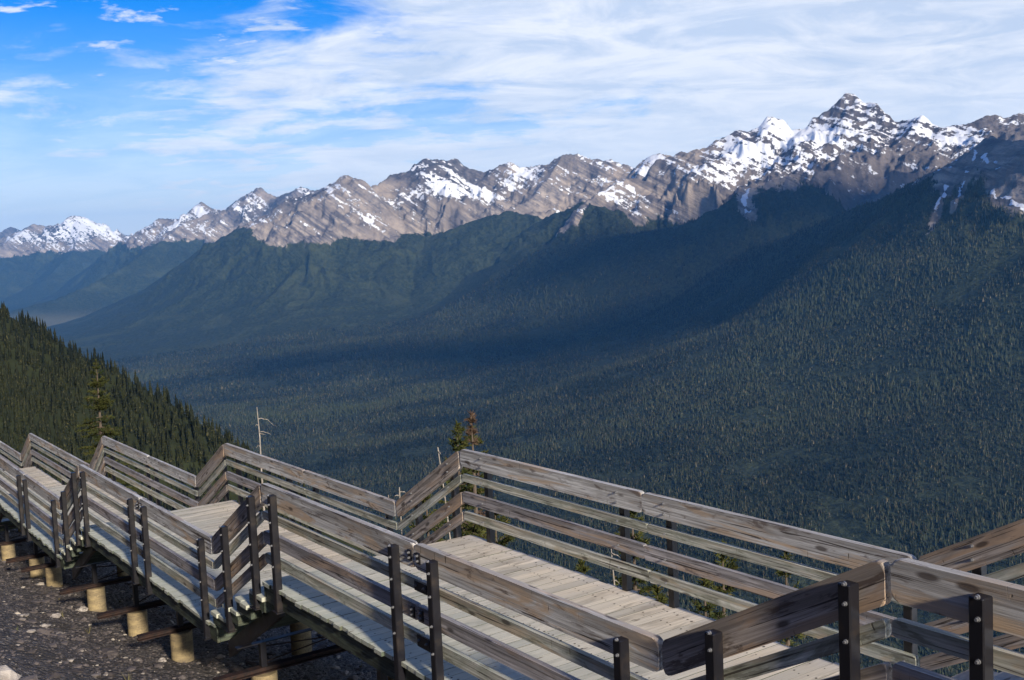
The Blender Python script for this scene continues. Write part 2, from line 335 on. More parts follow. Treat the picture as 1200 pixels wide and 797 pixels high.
while rs[-1] < 37000:
    r_ = rs[-1]
    step = max(9, r_*.0085) if r_ < 4600 else (17 if r_ < 10000 else (26 if r_ < 13000 else (50 if r_ < 26500 else 350)))
    if 4600 <= r_ < 7000: step = 20
    rs.append(r_+step)
rs = np.array(rs)
X, Y = polar(-33, 33, 1150, rs)
Z, RID, DM = terrain(X, Y)
# earthward flank of our own mountain: the slope that carries the walkway falls to the valley inside 1.9 km
def own(X, Y):
    r = np.hypot(X, Y); return -8-.60*(r-20)+fbm(X/160, Y/160, 4, 21)*26*sst(60, 400, r)
TL = np.array([r[1] for r in RC], float)[RID]
AZ = np.arctan2(X, Y); r4m = (RID == [r[0] for r in RC].index('r4')) | (RID == [r[0] for r in RC].index('r4b')) | (RID == [r[0] for r in RC].index('r4c'))
TL = np.where(r4m, 90+250*sst(-.205, -.245, AZ), TL)
forest = sst(95, -95, Z-(TL+fbm(X/700, Y/700, 4, 33)*120+fbm(X/90, Y/90, 3, 34)*60))
# avalanche tracks and bare tongues on the near spur
def blob(px, py, km, rx, ry=None):
    x, y, z = at(px, py, km*1000); ry = ry or rx
    return x, y, z
alt = sst(-60, 700, Z)
gxz = np.gradient(Z, axis=0); 
q1 = fbm((Z*.8+X*.58)/130., Y/900., 3, 71); q2 = fbm(X/700, Y/700, 3, 72)
snow = -.04+.42*alt+.62*q1+.42*q2
snow = np.where(RID == 0, snow-.10, snow)
snow = snow-.9*sst(.35, .8, forest)
def boost(px, py, km, rad, amt, dz=120.):
    global snow
    x, y, z = at(px, py, km*1000)
    # nearest terrain along that line of sight
    g = np.exp(-(((X-x)**2+(Y-y)**2)/rad**2)); snow = snow+amt*g
MEAD = np.zeros_like(Z)
# line of sight hits: march rays over the height field to find what stands at a photograph point
def hit(px, py, k0=2.5):
    rx, ry, rz = pray(px, py); k = math.hypot(rx, ry)
    ds = np.arange(k0*1000, 33000, 12.); xs = rx/k*ds; ys = ry/k*ds; zs = CZ+rz/k*ds
    j = np.searchsorted(rs, ds)-1; j = np.clip(j, 0, len(rs)-1)
    ai = (math.degrees(math.atan2(rx, ry))+33)/66*1149; ai = int(round(min(max(ai, 0), 1149)))
    zt = Z[j, ai]; h_ = np.nonzero(zt > zs)[0]
    i = h_[0] if len(h_) else len(ds)-1
    return xs[i], ys[i], zs[i], ds[i]
for px, py, rad, amt in [(860,180,170,.55),(880,175,130,.5),(850,200,150,.45),(835,215,120,.4),(970,148,200,.5),(945,160,160,.45),(1010,165,120,.3),(920,170,120,.4),
                         (1068,203,110,.6),(960,185,120,.35),(1000,225,110,.3),(1125,165,110,.5),(1160,150,130,.4),
                         (490,228,260,.55),(520,222,240,.55),(545,228,260,.55),(470,235,200,.4),(505,215,220,.3),(600,212,240,.55),(620,205,200,.5),(535,195,150,.4),(575,235,200,.4),
                         (660,205,160,.45),(690,215,150,.45),(640,200,120,.3),(700,200,120,.2),(810,232,110,.45),(800,215,100,.3),(770,205,90,.2),
                         (318,257,150,.75),(300,262,90,.5),(240,250,300,.6),(205,262,300,.5),(95,262,420,.6),(85,275,350,.35),(400,240,150,.1),(430,262,160,.35),(455,262,150,.3),
                         (1178,232,70,.6),(1195,240,60,.6),(1170,200,50,.35),(1155,190,55,.5),(1147,185,40,.35)]:
    x, y, z, dd_ = hit(px, py); snow = snow+.56*amt*np.exp(-((X-x)**2+(Y-y)**2+(2.2*(Z-z))**2)/(rad*1.15)**2)
# snow gullies running down the near spur, and its bare scree tongues
def strip(pts, wd, amt, arr, k0=2.5):
    P = [hit(a, b, k0) for a, b in pts]
    for a, b in zip(P[:-1], P[1:]):
        ex, ey = b[0]-a[0], b[1]-a[1]; L = ex*ex+ey*ey+1e-6
        tt = np.clip(((X-a[0])*ex+(Y-a[1])*ey)/L, 0, 1)
        d2 = (X-a[0]-tt*ex)**2+(Y-a[1]-tt*ey)**2
        arr = np.maximum(arr, amt*np.exp(-d2/wd**2)) if amt > 0 else np.minimum(arr, 1+amt*np.exp(-d2/wd**2))
    return arr
bare = np.zeros_like(Z)
for pts, wd in [([(877,218),(872,240),(880,254)], 60), ([(1140,185),(1112,215),(1100,235),(1094,262),(1084,288)], 26), ([(1150,190),(1128,222),(1118,250)], 20), ([(1170,190),(1180,235),(1200,245)], 70), ([(1150,180),(1110,215)], 70), ([(1188,180),(1200,215)], 120)]:
    bare = strip(pts, wd, 1., bare)
for pts, wd in [([(925,375),(905,387),(870,400)], 26), ([(1000,330),(965,358),(925,378)], 12), ([(690,397),(760,372)], 14)]:
    MEAD = strip(pts, wd, .5, MEAD)
forest = forest*(1-np.clip(bare, 0, 1)*sst(-150, 60, Z))
sn2 = np.zeros_like(Z)
for pts, wd in [([(1108,222),(1100,240),(1096,252)], 13), ([(1133,207),(1125,222),(1122,235)], 9), ([(1160,228),(1180,233),(1200,243)], 14), ([(1180,236),(1200,248)], 16), ([(1152,185),(1158,196)], 12), ([(1143,180),(1141,190)], 12), ([(1090,225),(1091,242)], 7), ([(1087,275),(1081,288)], 8),
                ([(877,222),(872,240),(878,250)], 18)]:
    sn2 = strip(pts, wd, 1., sn2)
snow = np.maximum(snow, sn2*.95-.12)
# the wide valley floor far to the left is meadow and river flat
x, y, z, _ = hit(60, 377); MEAD = np.maximum(MEAD, .9*np.exp(-((X-x)/900)**2-((Y-y)/700)**2))
x, y, z, _ = hit(25, 372); MEAD = np.maximum(MEAD, .9*np.exp(-((X-x)/420)**2-((Y-y)/160)**2))
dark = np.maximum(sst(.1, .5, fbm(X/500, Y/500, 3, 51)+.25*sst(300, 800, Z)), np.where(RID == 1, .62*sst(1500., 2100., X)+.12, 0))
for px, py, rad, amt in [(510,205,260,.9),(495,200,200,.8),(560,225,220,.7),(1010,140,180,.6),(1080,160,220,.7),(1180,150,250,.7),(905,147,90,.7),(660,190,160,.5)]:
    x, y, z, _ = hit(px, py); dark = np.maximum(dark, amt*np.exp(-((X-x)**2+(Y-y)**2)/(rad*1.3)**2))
MEAD = MEAD*sst(-560, -760, Z)+0*Z; MEAD = np.maximum(MEAD, 0)
OWN = own(X, Y); Z = np.maximum(Z, np.where(rs[:, None] < 2400, OWN, -1e9)); Z[0] = OWN[0]-14
V = np.stack([X, Y, Z], -1).reshape(-1, 3); me = np_mesh('mountains', V, grid_faces(*X.shape)[:, ::-1], True)
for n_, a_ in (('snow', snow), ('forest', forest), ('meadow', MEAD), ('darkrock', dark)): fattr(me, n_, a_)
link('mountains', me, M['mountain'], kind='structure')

# ------------------------------------------------------------------ our own slope and the forested shoulder to the left
SEC = dict(A=(0, 6.31, 0.), B=(8.0, 14.43, -.938), C=(16.11, 22.94, -1.818), D=(24.41, 31.7, -2.771), E=(33.35, 40.5, -3.676), R=(-1.64, -9.0, .874))
def gz(u, v):
    """ground around the walkway"""
    u = np.asarray(u, float); v = np.asarray(v, float)
    b = -1.02-.105*u - .0016*np.maximum(u-30, 0)**2
    up_ = np.where(v < 0, -.30*v+.042*v*v, 0); up_ = np.where(v < -12, .30*12+.042*144+1.3*(-v-12), up_)
    dn = np.where(v > 0, -.20*v, 0)+np.where(v > 3, -.42*(v-3), 0)
    return b+up_+dn
def gzw(x, y):
    u, v = to_uv(x, y); return float(gz(u, v))
def rocky(U, V_):
    w_ = sst(.0, .8, np.abs(V_-1.3)-1.4)
    return (fbm(U/2.2, V_/2.2, 4, 101)*.16*(.35+.65*w_)+fbm(U/.35, V_/.35, 3, 102)*.035)
us = np.concatenate([np.arange(-22, -4, .5), np.arange(-4, 26, .09), np.arange(26, 70, .5), np.arange(70, 130, 3)])
vs = np.concatenate([np.arange(-26, -9, .5), np.arange(-9, 6, .09), np.arange(6, 30, .6), np.arange(30, 100, 3)])
U, V_ = np.meshgrid(us, vs, indexing='ij'); Zg = gz(U, V_)+rocky(U, V_)
edge = sst(90, 125, U)+sst(75, 98, V_); Zg = Zg-edge*30
Xg = -(U-CU)*SY+(V_-CV)*CY; Yg = (U-CU)*CY+(V_-CV)*SY
me = np_mesh('ground', np.stack([Xg, Yg, Zg], -1).reshape(-1, 3), grid_faces(*U.shape)[:, ::-1], True)
link('ground', me, M['scree'], kind='structure')
def ground_at(u, v):
    return float(gz(u, v)+rocky(np.array(float(u)), np.array(float(v))))
# the lower mountainside between the walkway and the valley (hidden below the line of sight, seen from beside)
rr_ = np.geomspace(45, 1700, 70); X, Y = polar(-75, 75, 160, rr_); Zm = own(X, Y)-10-40*sst(80, 45, np.hypot(X, Y))
def crest_az():
    pts = [(-700, 120, 1500), (-500, 190, 1300), (-250, 268, 1100), (-60, 338, 950), (0, 366, 900), (60, 397, 860), (130, 434, 810), (200, 474, 760), (270, 517, 710), (330, 560, 660), (400, 620, 600), (470, 690, 540)]
    A = [math.atan2(*at(px, py, d)[:2]) for px, py, d in pts]; zc = [at(px, py, d)[2] for px, py, d in pts]; dc = [p[2] for p in pts]
    return np.array(A), np.array(zc), np.array(dc)
CA, CZc, CD = crest_az()
def shoulder(X, Y):
    az = np.arctan2(X, Y); r = np.hypot(X, Y)
    zc = np.interp(az, CA, CZc); dc = np.interp(az, CA, CD)
    k = (dc-r)/dc                       # 0 at the crest, 1 at the camera
    z = zc-np.where(k > 0, 235*k**1.0+80*k*k, 0)-np.where(k < 0, -k*dc*.75, 0)
    z = z+fbm(X/90, Y/90, 4, 300)*16*sst(.0, .12, np.abs(k))+fbm(X/30, Y/30, 2, 301)*3
    return z
rows = np.linspace(300, 1400, 150); Xs, Ys = polar(-62, -8, 260, rows); Zs = shoulder(Xs, Ys)
me = np_mesh('hillside', np.stack([Xs, Ys, Zs], -1).reshape(-1, 3), grid_faces(*Xs.shape)[:, ::-1], True)
t = NT('dark_forest_floor'); g = t.n('ShaderNodeNewGeometry').outputs['Position']
M['ffloor'] = t.out(t.mix(t.noise(g, .15, 5), (.012, .018, .008), (.035, .04, .018)), .95, .1)
link('hillside', me, M['ffloor'], kind='structure')
me = np_mesh('mountainside', np.stack([X, Y, Zm], -1).reshape(-1, 3), grid_faces(*X.shape)[:, ::-1], True)
link('mountainside', me, M['ffloor'], kind='structure')

# ------------------------------------------------------------------ forests
def cones(P, H, W, tone, tiers=1, sides=3, lean=None):
    """one mesh of many small conifers: each tier is a ragged skirt of faces round the stem"""
    n = len(P); Vs = []; Fs = []; T = []; base = 0
    a0 = rng.random(n)*2*PI
    for k in range(tiers):
        f0 = k/tiers; top = (1. if k == tiers-1 else min(1, (k+1.55)/tiers)); rad = W*(1-f0)**.85
        ang = a0[:, None]+np.arange(sides)[None]*2*PI/sides+k*.9
        rj = rad[:, None]*(.72+.56*rng.random((n, sides)))
        zb = P[:, 2, None]+(H*(f0*.96+.04))[:, None]-H[:, None]*.05*rng.random((n, sides))
        ring = np.stack([P[:, 0, None]+rj*np.cos(ang), P[:, 1, None]+rj*np.sin(ang), zb], -1)
        apex = np.stack([P[:, 0], P[:, 1], P[:, 2]+H*top], -1)[:, None]
        Vk = np.concatenate([ring, apex], 1); Vs.append(Vk.reshape(-1, 3))
        idx = base+np.arange(n)[:, None]*(sides+1)
        for s_ in range(sides): Fs.append(np.stack([idx[:, 0]+s_, idx[:, 0]+(s_+1) % sides, idx[:, 0]+sides], -1))
        tk = np.repeat(tone[:, None], sides+1, 1)+(rng.random((n, sides+1))-.5)*.12; T.append(np.clip(tk, 0, 1).ravel())
        base += n*(sides+1)
    return np.concatenate(Vs), np.concatenate(Fs), np.concatenate(T)
# valley forest
def scatter(r0, r1, a0, a1, spacing):
    area = (r1*r1-r0*r0)/2*math.radians(a1-a0); n = int(area/spacing**2)
    r = np.sqrt(rng.random(n)*(r1*r1-r0*r0)+r0*r0); a = np.radians(a0+rng.random(n)*(a1-a0)); return r*np.sin(a), r*np.cos(a)
def bilerp(x, y, A):
    r = np.hypot(x, y); j = np.clip(np.searchsorted(rs, r)-1, 0, len(rs)-2); fj = (r-rs[j])/(rs[j+1]-rs[j])
    ai = (np.degrees(np.arctan2(x, y))+33)/66*1149; i = np.clip(ai.astype(int), 0, 1148); fi = ai-i
    return (A[j, i]*(1-fi)+A[j, i+1]*fi)*(1-fj)+(A[j+1, i]*(1-fi)+A[j+1, i+1]*fi)*fj
VV = []; FF = []; TT = []; off = 0
for r0, r1, sp, hh_, ww_ in ((1700, 3400, 7.3, 15, 2.7), (3400, 4600, 8.2, 16, 3.0), (4600, 6200, 10.5, 19, 3.7), (6200, 9000, 17.5, 23, 5.5)):
    x, y = scatter(r0, r1, -28.5 if r0 > 3000 else -20, 28.5, sp)
    fo_ = bilerp(x, y, forest); md = bilerp(x, y, MEAD)
    keep = (fo_ > .45+.3*(rng.random(len(x))-.5)) & (md < .25)
    gap = fbm(x/150, y/150, 4, 610); keep &= (fbm(x/38, y/38, 2, 615) > -.30-.5*rng.random(len(x))); keep &= (gap > -.48+.4*rng.random(len(x)))
    x, y = x[keep], y[keep]; n = len(x)
    big = fbm(x/420, y/300, 4, 600); stand = fbm(x/1300, y/900, 3, 601)
    H = hh_*(.40+.85*rng.random(n)**1.3+.5*big); W = ww_*(.6+.6*rng.random(n))
    tone = np.clip(.34+1.0*big+.65*stand+.6*(rng.random(n)-.5), 0, 1)
    P = np.stack([x, y, bilerp(x, y, Z)-1], -1)
    v_, f_, t_ = cones(P, H, W, tone); VV.append(v_); FF.append(f_+off); TT.append(t_); off += len(v_)
me = np_mesh('valley_forest', np.concatenate(VV), np.concatenate(FF)); fattr(me, 'rnd', np.concatenate(TT))
print('valley trees', len(np.concatenate(TT))//4)
link('valley_forest', me, M['forest_far'], kind='stuff')
# hillside forest; the 240 that show largest are trees of their own
x, y = scatter(330, 1250, -60, -10, 4.1); az = np.arctan2(x, y); r = np.hypot(x, y); dc = np.interp(az, CA, CD)
keep = (r < dc*1.05) & (r > dc*.48); x, y, r = x[keep], y[keep], r[keep]; n = len(x)
zt = shoulder(x, y); Hh = 10.*(.45+.75*rng.random(n)**.8); Wd = Hh*(.13+.05*rng.random(n))
tone = np.clip(.36+.5*fbm(x/60, y/60, 3, 700)+.5*(rng.random(n)-.5), 0, 1)
P = np.stack([x, y, zt-.4], -1)
# angular size in frame
rgt, fwd = x, y; inframe = (np.abs(np.degrees(np.arctan2(x, y))+0) < 24.5)
zpx = 283-((x/y)*F)*math.tan(ROLL)-(zt-CZ)/y*F
vis = inframe & (zpx < 560)
order = np.argsort(np.where(vis, -Hh/r*(1+.0*r), 0)); solo = order[:240]; rest = np.setdiff1d(np.arange(n), solo)
v_, f_, t_ = cones(P[rest], Hh[rest], Wd[rest], tone[rest], 4, 6)
me = np_mesh('hillside_forest', v_, f_); fattr(me, 'rnd', t_); link('hillside_forest', me, M['forest_hill'], kind='stuff')
print('hill trees', n)
protos = []
for k in range(6):
    v_, f_, t_ = cones(np.zeros((1, 3)), np.array([1.]), np.array([.17]), np.array([.25+.1*k]), 7, 8)
    m_ = np_mesh('distant_spruce', v_, f_); fattr(m_, 'rnd', t_); m_.materials.append(M['forest_hill']); protos.append(m_)
for k, i in enumerate(solo):
    o = link('distant_spruce', protos[k % 6]); o.location = P[i]; o.scale = (Hh[i],)*3; o.rotation_euler = (0, 0, random.random()*6)
    tag(o, 'small dark green spruce among the many covering the left hillside', 'tree', 'spruces of the left hillside forest')

# ------------------------------------------------------------------ boards
def new_bm():
    bm = bmesh.new(); bm.verts.layers.float_vector.new('gc'); bm.verts.layers.float.new('rnd'); bm.verts.layers.float.new('edge'); return bm
def finish(bm, name, mat, parent, loc=None, smooth=False, **props):
    bmesh.ops.recalc_face_normals(bm, faces=bm.faces); me = bpy.data.meshes.new(name); bm.to_mesh(me); bm.free()
    if smooth:
        for p in me.polygons: p.use_smooth = True
    o = link(name, me, mat, parent, **props)
    if loc: o.location = loc
    return o
def board(bm, y0, z0, y1, z1, h, x0, x1, rad=.03, bev=.007, vertical_ends=True):
    """a plank standing on edge: runs in local y, top edge z0->z1, height h (vertical), thickness x0..x1"""
    gl = bm.verts.layers.float_vector['gc']; rl = bm.verts.layers.float['rnd']; ro = random.random(); seed = random.random()*40
    L = math.hypot(y1-y0, z1-z0); dy, dz = (y1-y0)/L, (z1-z0)/L
    cs = [Vector((0, y0, z0-h)), Vector((0, y1, z1-h)), Vector((0, y1, z1)), Vector((0, y0, z0))]
    poly = []
    for k in range(4):
        p, c_, n_ = cs[k-1], cs[k], cs[(k+1) % 4]
        a = (p-c_).normalized(); b = (n_-c_).normalized(); ang = a.angle(b); tl = min(rad/math.tan(ang/2), h*.4)
        s_, e_ = c_+a*tl, c_+b*tl
        for i in range(5):
            q_ = i/4; poly.append((s_*(1-q_)+c_*q_)*(1-q_)+(c_*(1-q_)+e_*q_)*q_)
    nseg = max(1, int(L/.5)); 
    lo = [bm.verts.new((x0, p.y, p.z)) for p in poly]; hi = [bm.verts.new((x1, p.y, p.z)) for p in poly]
    n = len(poly); fs = [bm.faces.new(lo), bm.faces.new(hi[::-1])]
    for k in range(n): fs.append(bm.faces.new((lo[k], hi[k], hi[(k+1) % n], lo[(k+1) % n])))
    if bev: 
        es = [e for e in set(fs[0].edges) | set(fs[1].edges)]
        bmesh.ops.bevel(bm, geom=es, offset=bev, segments=2, profile=.5, affect='EDGES')
    for v in bm.verts:
        if v[rl] == 0:
            p = v.co; al = (p.y-y0)*dy+(p.z-z0)*dz; ac = -(p.y-y0)*dz+(p.z-z0)*dy
            v[gl] = (al+seed, ac+seed*.3, p.x+seed*.7); v[rl] = ro+.0001; v[bm.verts.layers.float['edge']] = min(1, max(0, -ac/h))
def box(bm, a, b, along=1, rnd=None, bev=0, edge=0.):
    gl = bm.verts.layers.float_vector['gc']; rl = bm.verts.layers.float['rnd']; el = bm.verts.layers.float['edge']
    r = bmesh.ops.create_cube(bm, size=1); vs_ = r['verts']; ro = random.random() if rnd is None else rnd; seed = random.random()*40
    for v in vs_: v.co = Vector([a[i]+(v.co[i]+.5)*(b[i]-a[i]) for i in range(3)])
    if bev:
        es = list({e for v in vs_ for e in v.link_edges}); rb = bmesh.ops.bevel(bm, geom=es, offset=bev, segments=1, affect='EDGES'); 
    for v in bm.verts:
        if v[rl] == 0:
            p = v.co; o3 = [p.y, p.x, p.z] if along == 1 else ([p.x, p.y, p.z] if along == 0 else [p.z, p.x, p.y])
            v[gl] = (o3[0]+seed, o3[1]+seed*.3, o3[2]+seed*.7); v[rl] = ro+.0001; v[el] = edge
def tube(bm, p, q_, r, n=8, r2=None):
    p = Vector(p); q_ = Vector(q_); d = (q_-p); L = d.length; r2 = r if r2 is None else r2
    rot = d.to_track_quat('Z', 'Y').to_matrix().to_4x4()
    res = bmesh.ops.create_cone(bm, cap_ends=True, segments=n, radius1=r, radius2=r2, depth=L, matrix=Matrix.Translation((p+q_)/2) @ rot)
    return res
W = 2.584
def place(name, u, v, z): 
    x, y = w2(u, v); return empty(name, (x, y, z), YAW)
# ---- platforms
ORD = {'R': 'upper walkway platform at the right edge, above the nearest steps', 'A': 'nearest long walkway platform of pale weathered planks', 'B': 'second walkway platform, past the steps in the middle',
       'C': 'third walkway platform down, left of the second steps', 'D': 'fourth walkway platform down, near the left edge', 'E': 'farthest walkway platform cut by the left edge'}
def platform(key):
    u0, u1, z = SEC[key]
    lo, hi = min(u0, u1), max(u0, u1); base = place('boardwalk_platform', lo, 0, z); L = hi-lo
    tag(base, ORD[key], 'walkway', 'walkway platforms')
    bm = new_bm(); y = 0.; pw = .142; nb = []
    while y < L-.02:
        w_ = min(pw, L-y); j0, j1 = random.gauss(0, .010), random.gauss(0, .012); rn = random.random(); tz = random.gauss(0, .0015)
        wj = random.gauss(0, .0015)
        box(bm, (-.05+j0, y+.0022+wj*.5, -.038+tz), (W+.05+j1, y+w_-.0022+wj*.5, tz), 0, rn, .0)
        for xx in (.10, .30, W/2, W-.32, W-.10):
            for yy in (.035, .105):
                if random.random() < .85: nb.append((xx+random.gauss(0, .014), y+yy*w_/.142+random.gauss(0, .006), tz))
        y += pw
    bm.normal_update()
    for f in bm.faces:
        if abs(f.normal.y) > .9: f.material_index = 2
    el = bm.verts.layers.float['edge']
    for v in bm.verts: v[el] = 1. if v.co.x < .03 else 0.
    for a_, b_, c_ in nb:
        r = random.uniform(.006, .012); vs_ = [bm.verts.new((a_+r*math.cos(k*PI/3)*random.uniform(.8, 1.6), b_+r*math.sin(k*PI/3), c_+.0016)) for k in range(6)]
        f = bm.faces.new(vs_); f.material_index = 1
    finish(bm, 'planks', [M['deck'], M['nail'], M['treated']], base)
    for x0 in (-.012, W-.028):
        bm = new_bm(); box(bm, (x0, .0, -.235), (x0+.04, L, -.0395), 1, .3, .003); finish(bm, 'edge_beam', M['treated'], base)
    for x0 in (W*.25, W*.5, W*.75):
        bm = new_bm(); box(bm, (x0, .045, -.22), (x0+.04, L-.045, -.0395), 1, .5); finish(bm, 'joist', M['treated'], base)
    for y0 in (0.004, L-.044):
        bm = new_bm(); box(bm, (.03, y0, -.23), (W-.03, y0+.038, -.0395), 0, .4); finish(bm, 'end_beam', M['treated'], base)
for k in 'RABCDE': platform(k)
# ---- steps
STEPS = [('R', 'A', 'nearest flight of timber steps, between the two right platforms'), ('A', 'B', 'flight of timber steps in the middle, green block ends showing'),
         ('B', 'C', 'second flight of steps from the middle, toward the left'), ('C', 'D', 'small far flight of steps near the left edge'), ('D', 'E', 'farthest flight of steps, at the left frame edge')]
STR = []
for a, b, lab in STEPS:
    ua = SEC[a][1] if a != 'R' else SEC[a][0]; ub = SEC[b][0]; za, zb = SEC[a][2], SEC[b][2]
    STR.append((ua, ub, za, zb)); base = place('timber_steps', ua, 0, za); tag(base, lab, 'steps', 'flights of steps between platforms')
    n = 5; rise = (za-zb)/n; run = (ub-ua)/(n-1) if n > 1 else 1
    for k in range(n-1):
        z = -(k+1)*rise; y = k*run
        for hh2 in (0, 1):
            bm = new_bm(); box(bm, (-.06+random.gauss(0, .012), y+.006+hh2*run*.5, z-.05), (W+.05, y+run*.5-.004+hh2*run*.5, z+random.gauss(0, .001)), 0, random.random(), .005)
            el = bm.verts.layers.float['edge']
            for v in bm.verts: v[el] = 1. if v.co.x < .03 else .0
            finish(bm, 'tread', M['deck'], base)
        bm = new_bm(); box(bm, (-.03, y+.03, z-.052-.13), (.10, y+run+.05, z-.052), 1, .3, .006); finish(bm, 'step_block', M['treated'], base)
        bm = new_bm(); box(bm, (W-.10, y+.03, z-.052-.13), (W+.03, y+run+.05, z-.052), 1, .3, .006); finish(bm, 'step_block', M['treated'], base)
        bm = new_bm(); box(bm, (-.02, y+.012, z-.0485), (W+.02, y+.03, z+rise-.055), 0, .6); finish(bm, 'riser', M['treated'], base)
    Ls = ub-ua
    for x0 in (.12, W/2, W-.16):
        bm = new_bm(); board(bm, 0, -.25, Ls, -.25-(za-zb), .2, x0, x0+.06, .01, 0); finish(bm, 'stringer', M['steel'], base)
# ---- railings
bolt_bm = bmesh.new(); tube(bolt_bm, (-.008, 0, 0), (.0, 0, 0), .012, 10); tube(bolt_bm, (-.020, 0, 0), (-.008, 0, 0), .008, 6); bolt_me = bpy.data.meshes.new('bolt'); bolt_bm.to_mesh(bolt_me); bolt_bm.free(); bolt_me.materials.append(M['bolt'])
RAILS = [(0., .208, .060, 'rail_big', 'top_rail'), (.300, .090, .046, 'rail_small', 'middle_rail'), (.520, .138, .050, 'rail_dark', 'middle_rail'), (.762, .108, .046, 'rail_small', 'bottom_rail')]
def railing(name, ua, ub, za, zb, side, posts, label, group, splice=None, detail=True, ztop=1.07, gap=.018):
    """side 0 = near railing (x = 0..), 1 = far railing; ua<ub; za, zb deck heights at the ends"""
    base = place(name, ua, 0 if side == 0 else W, min(za, zb)); zb0 = min(za, zb); tag(base, label, 'railing', group)
    L = ub-ua; stair = abs(za-zb) > .01
    for k, (dt, h, th, mt, pn) in enumerate(RAILS):
        x0, x1 = (0., th) if side == 0 else (-th, 0.)
        if stair: mt = {'rail_big': 'stair_rail', 'rail_small': 'rail_small', 'rail_dark': 'stair_rail'}[mt]; h = h*1.12
        if stair and k in (3,) : mt = 'stair_rail'
        cuts = [gap, L-gap]
        if splice and not stair: cuts = [gap, splice[k % len(splice)]-ua, L-gap]
        for a_, b_ in zip(cuts[:-1], cuts[1:]):
            if b_ < L-gap-.001: b_ -= .002
            if a_ > gap+.001: a_ += .002
            f = lambda s_: (za-zb0)+(zb-za)*s_/L+ztop-dt+random.gauss(0, .002)
            bm = new_bm(); board(bm, a_, f(a_), b_, f(b_), h*random.uniform(.98, 1.02), x0, x1, .05 if k == 0 else .022, .010 if k == 0 else .006)
            finish(bm, pn, M[mt], base)
        if splice and not stair and side == 0 and detail:
            s_ = splice[k % len(splice)]-ua; z_ = (za-zb0)+ztop-dt-h/2
            if k in (1, 3):
                bm = new_bm(); box(bm, (-.007, s_-.14, z_-h*.5-.002), (-.001, s_+.06, z_+h*.5-.012)); pl = finish(bm, 'splice_plate', M['steel'], base)
                for q_ in (-.10, .03):
                    bo = link('bolt', bolt_me, parent=pl); bo.location = (-.007, s_+q_, z_)
            else:
                for a_, b_ in ((-.11, -.05), (.03, .09)):
                    bm = new_bm(); box(bm, (-.012, s_+a_, z_-.05), (.001, s_+b_, z_+.045), bev=.003); pl = finish(bm, 'splice_plate', M['steel'], base)
                    for q_ in (-.025, .02):
                        bo = link('bolt', bolt_me, parent=pl); bo.location = (-.012, s_+(a_+b_)/2, z_+q_)
    for pu in posts:
        s_ = pu-ua; zd = (za-zb0)+(zb-za)*s_/L; pw = .076
        x0, x1 = (-.078, -.001) if side == 0 else (.001, .078)
        bm = new_bm(); box(bm, (x0, s_-pw/2, zd-.235), (x1, s_+pw/2, zd+ztop-.06), 2, .5, .006); po = finish(bm, 'post', M['steel'], base)
        if detail:
            for dt, h, th, mt, pn in RAILS:
                for q_ in ((.05, -.05) if dt == 0 else (0,)):
                    bo = link('bolt', bolt_me, parent=po); bo.location = (x0 if side == 0 else x0-.062, s_-.012, zd+ztop-dt-h/2+q_)
        bm = new_bm(); box(bm, (x0-.02 if side == 0 else x0, s_-.07, zd-.24), (x1 if side == 0 else x1+.02, s_+.07, zd-.228)); finish(bm, 'bracket', M['steel'], base)
G1 = 'level railings along the platforms'; G2 = 'sloping railings beside the steps'
NEAR = {'R': 'upper near railing at the right edge, rounded board ends, black posts', 'A': 'long near railing across the bottom, thick weathered top board on black posts',
        'B': 'near railing of the second platform, left of the green step blocks', 'C': 'near railing at the left edge, beside the third platform', 'D': 'near railing of the fourth platform, cut by the left edge', 'E': 'near railing of the farthest platform'}
FAR = {'R': 'far railing of the upper right platform', 'A': 'long far railing rising to a sharp peak near the middle, forest behind', 'B': 'far railing peaking left of the dead snag, brown stained top board',
       'C': 'far railing beneath the tall yellow-green spruce, grey bleached boards', 'D': 'small far railing peaking near the left edge, bleached blue-grey', 'E': 'farthest far railing cut by the left edge'}
PO = {'A': [.32, 2.64, 3.28, 5.9], 'B': [8.28, 10.63, 11.28, 14.0], 'C': [16.4, 18.9, 19.5, 22.5], 'D': [24.7, 27.4, 28.0, 31.3], 'E': [33.7, 36.4, 37.0, 40.1], 'R': [-8.6, -5.6, -4.9, -2.15]}
POF = {'A': [.0+.12, 2.72, 3.40, 5.85], 'B': [8.38, 10.74, 11.75, 14.0], 'C': [16.4, 19.0, 19.6, 22.5], 'D': [24.7, 27.4, 28.0, 31.3], 'E': [33.7, 36.4, 37.0, 40.1], 'R': [-8.6, -5.6, -4.9, -2.1]}
for k in 'RABCDE':
    u0, u1, z = SEC[k]; lo, hi = min(u0, u1), max(u0, u1); near = k in 'RAB'
    mid = {'A': [3.0, 2.95], 'B': [10.95]}.get(k, [(PO[k][1]+PO[k][2])/2])
    railing('railing', lo, hi, z, z, 0, PO[k], NEAR[k], G1, mid, near)
    railing('railing', lo, hi, z, z, 1, POF[k], FAR[k], G1, [m_+.02 for m_ in mid], k in 'RA')
SN = ['near sloping railing by the nearest steps, broad dark board at lower right', 'near sloping railing over the green step blocks in the middle', 'near sloping railing of the second flight, on dark posts', 'near sloping railing of the far flight at the left', 'near sloping railing of the farthest flight']
SF = ['far sloping railing rising to the right edge', 'far sloping railing falling left from the middle peak', 'far brown sloping railing left of the dead snag', 'far sloping railing left of the tall spruce', 'far sloping railing nearest the left edge']
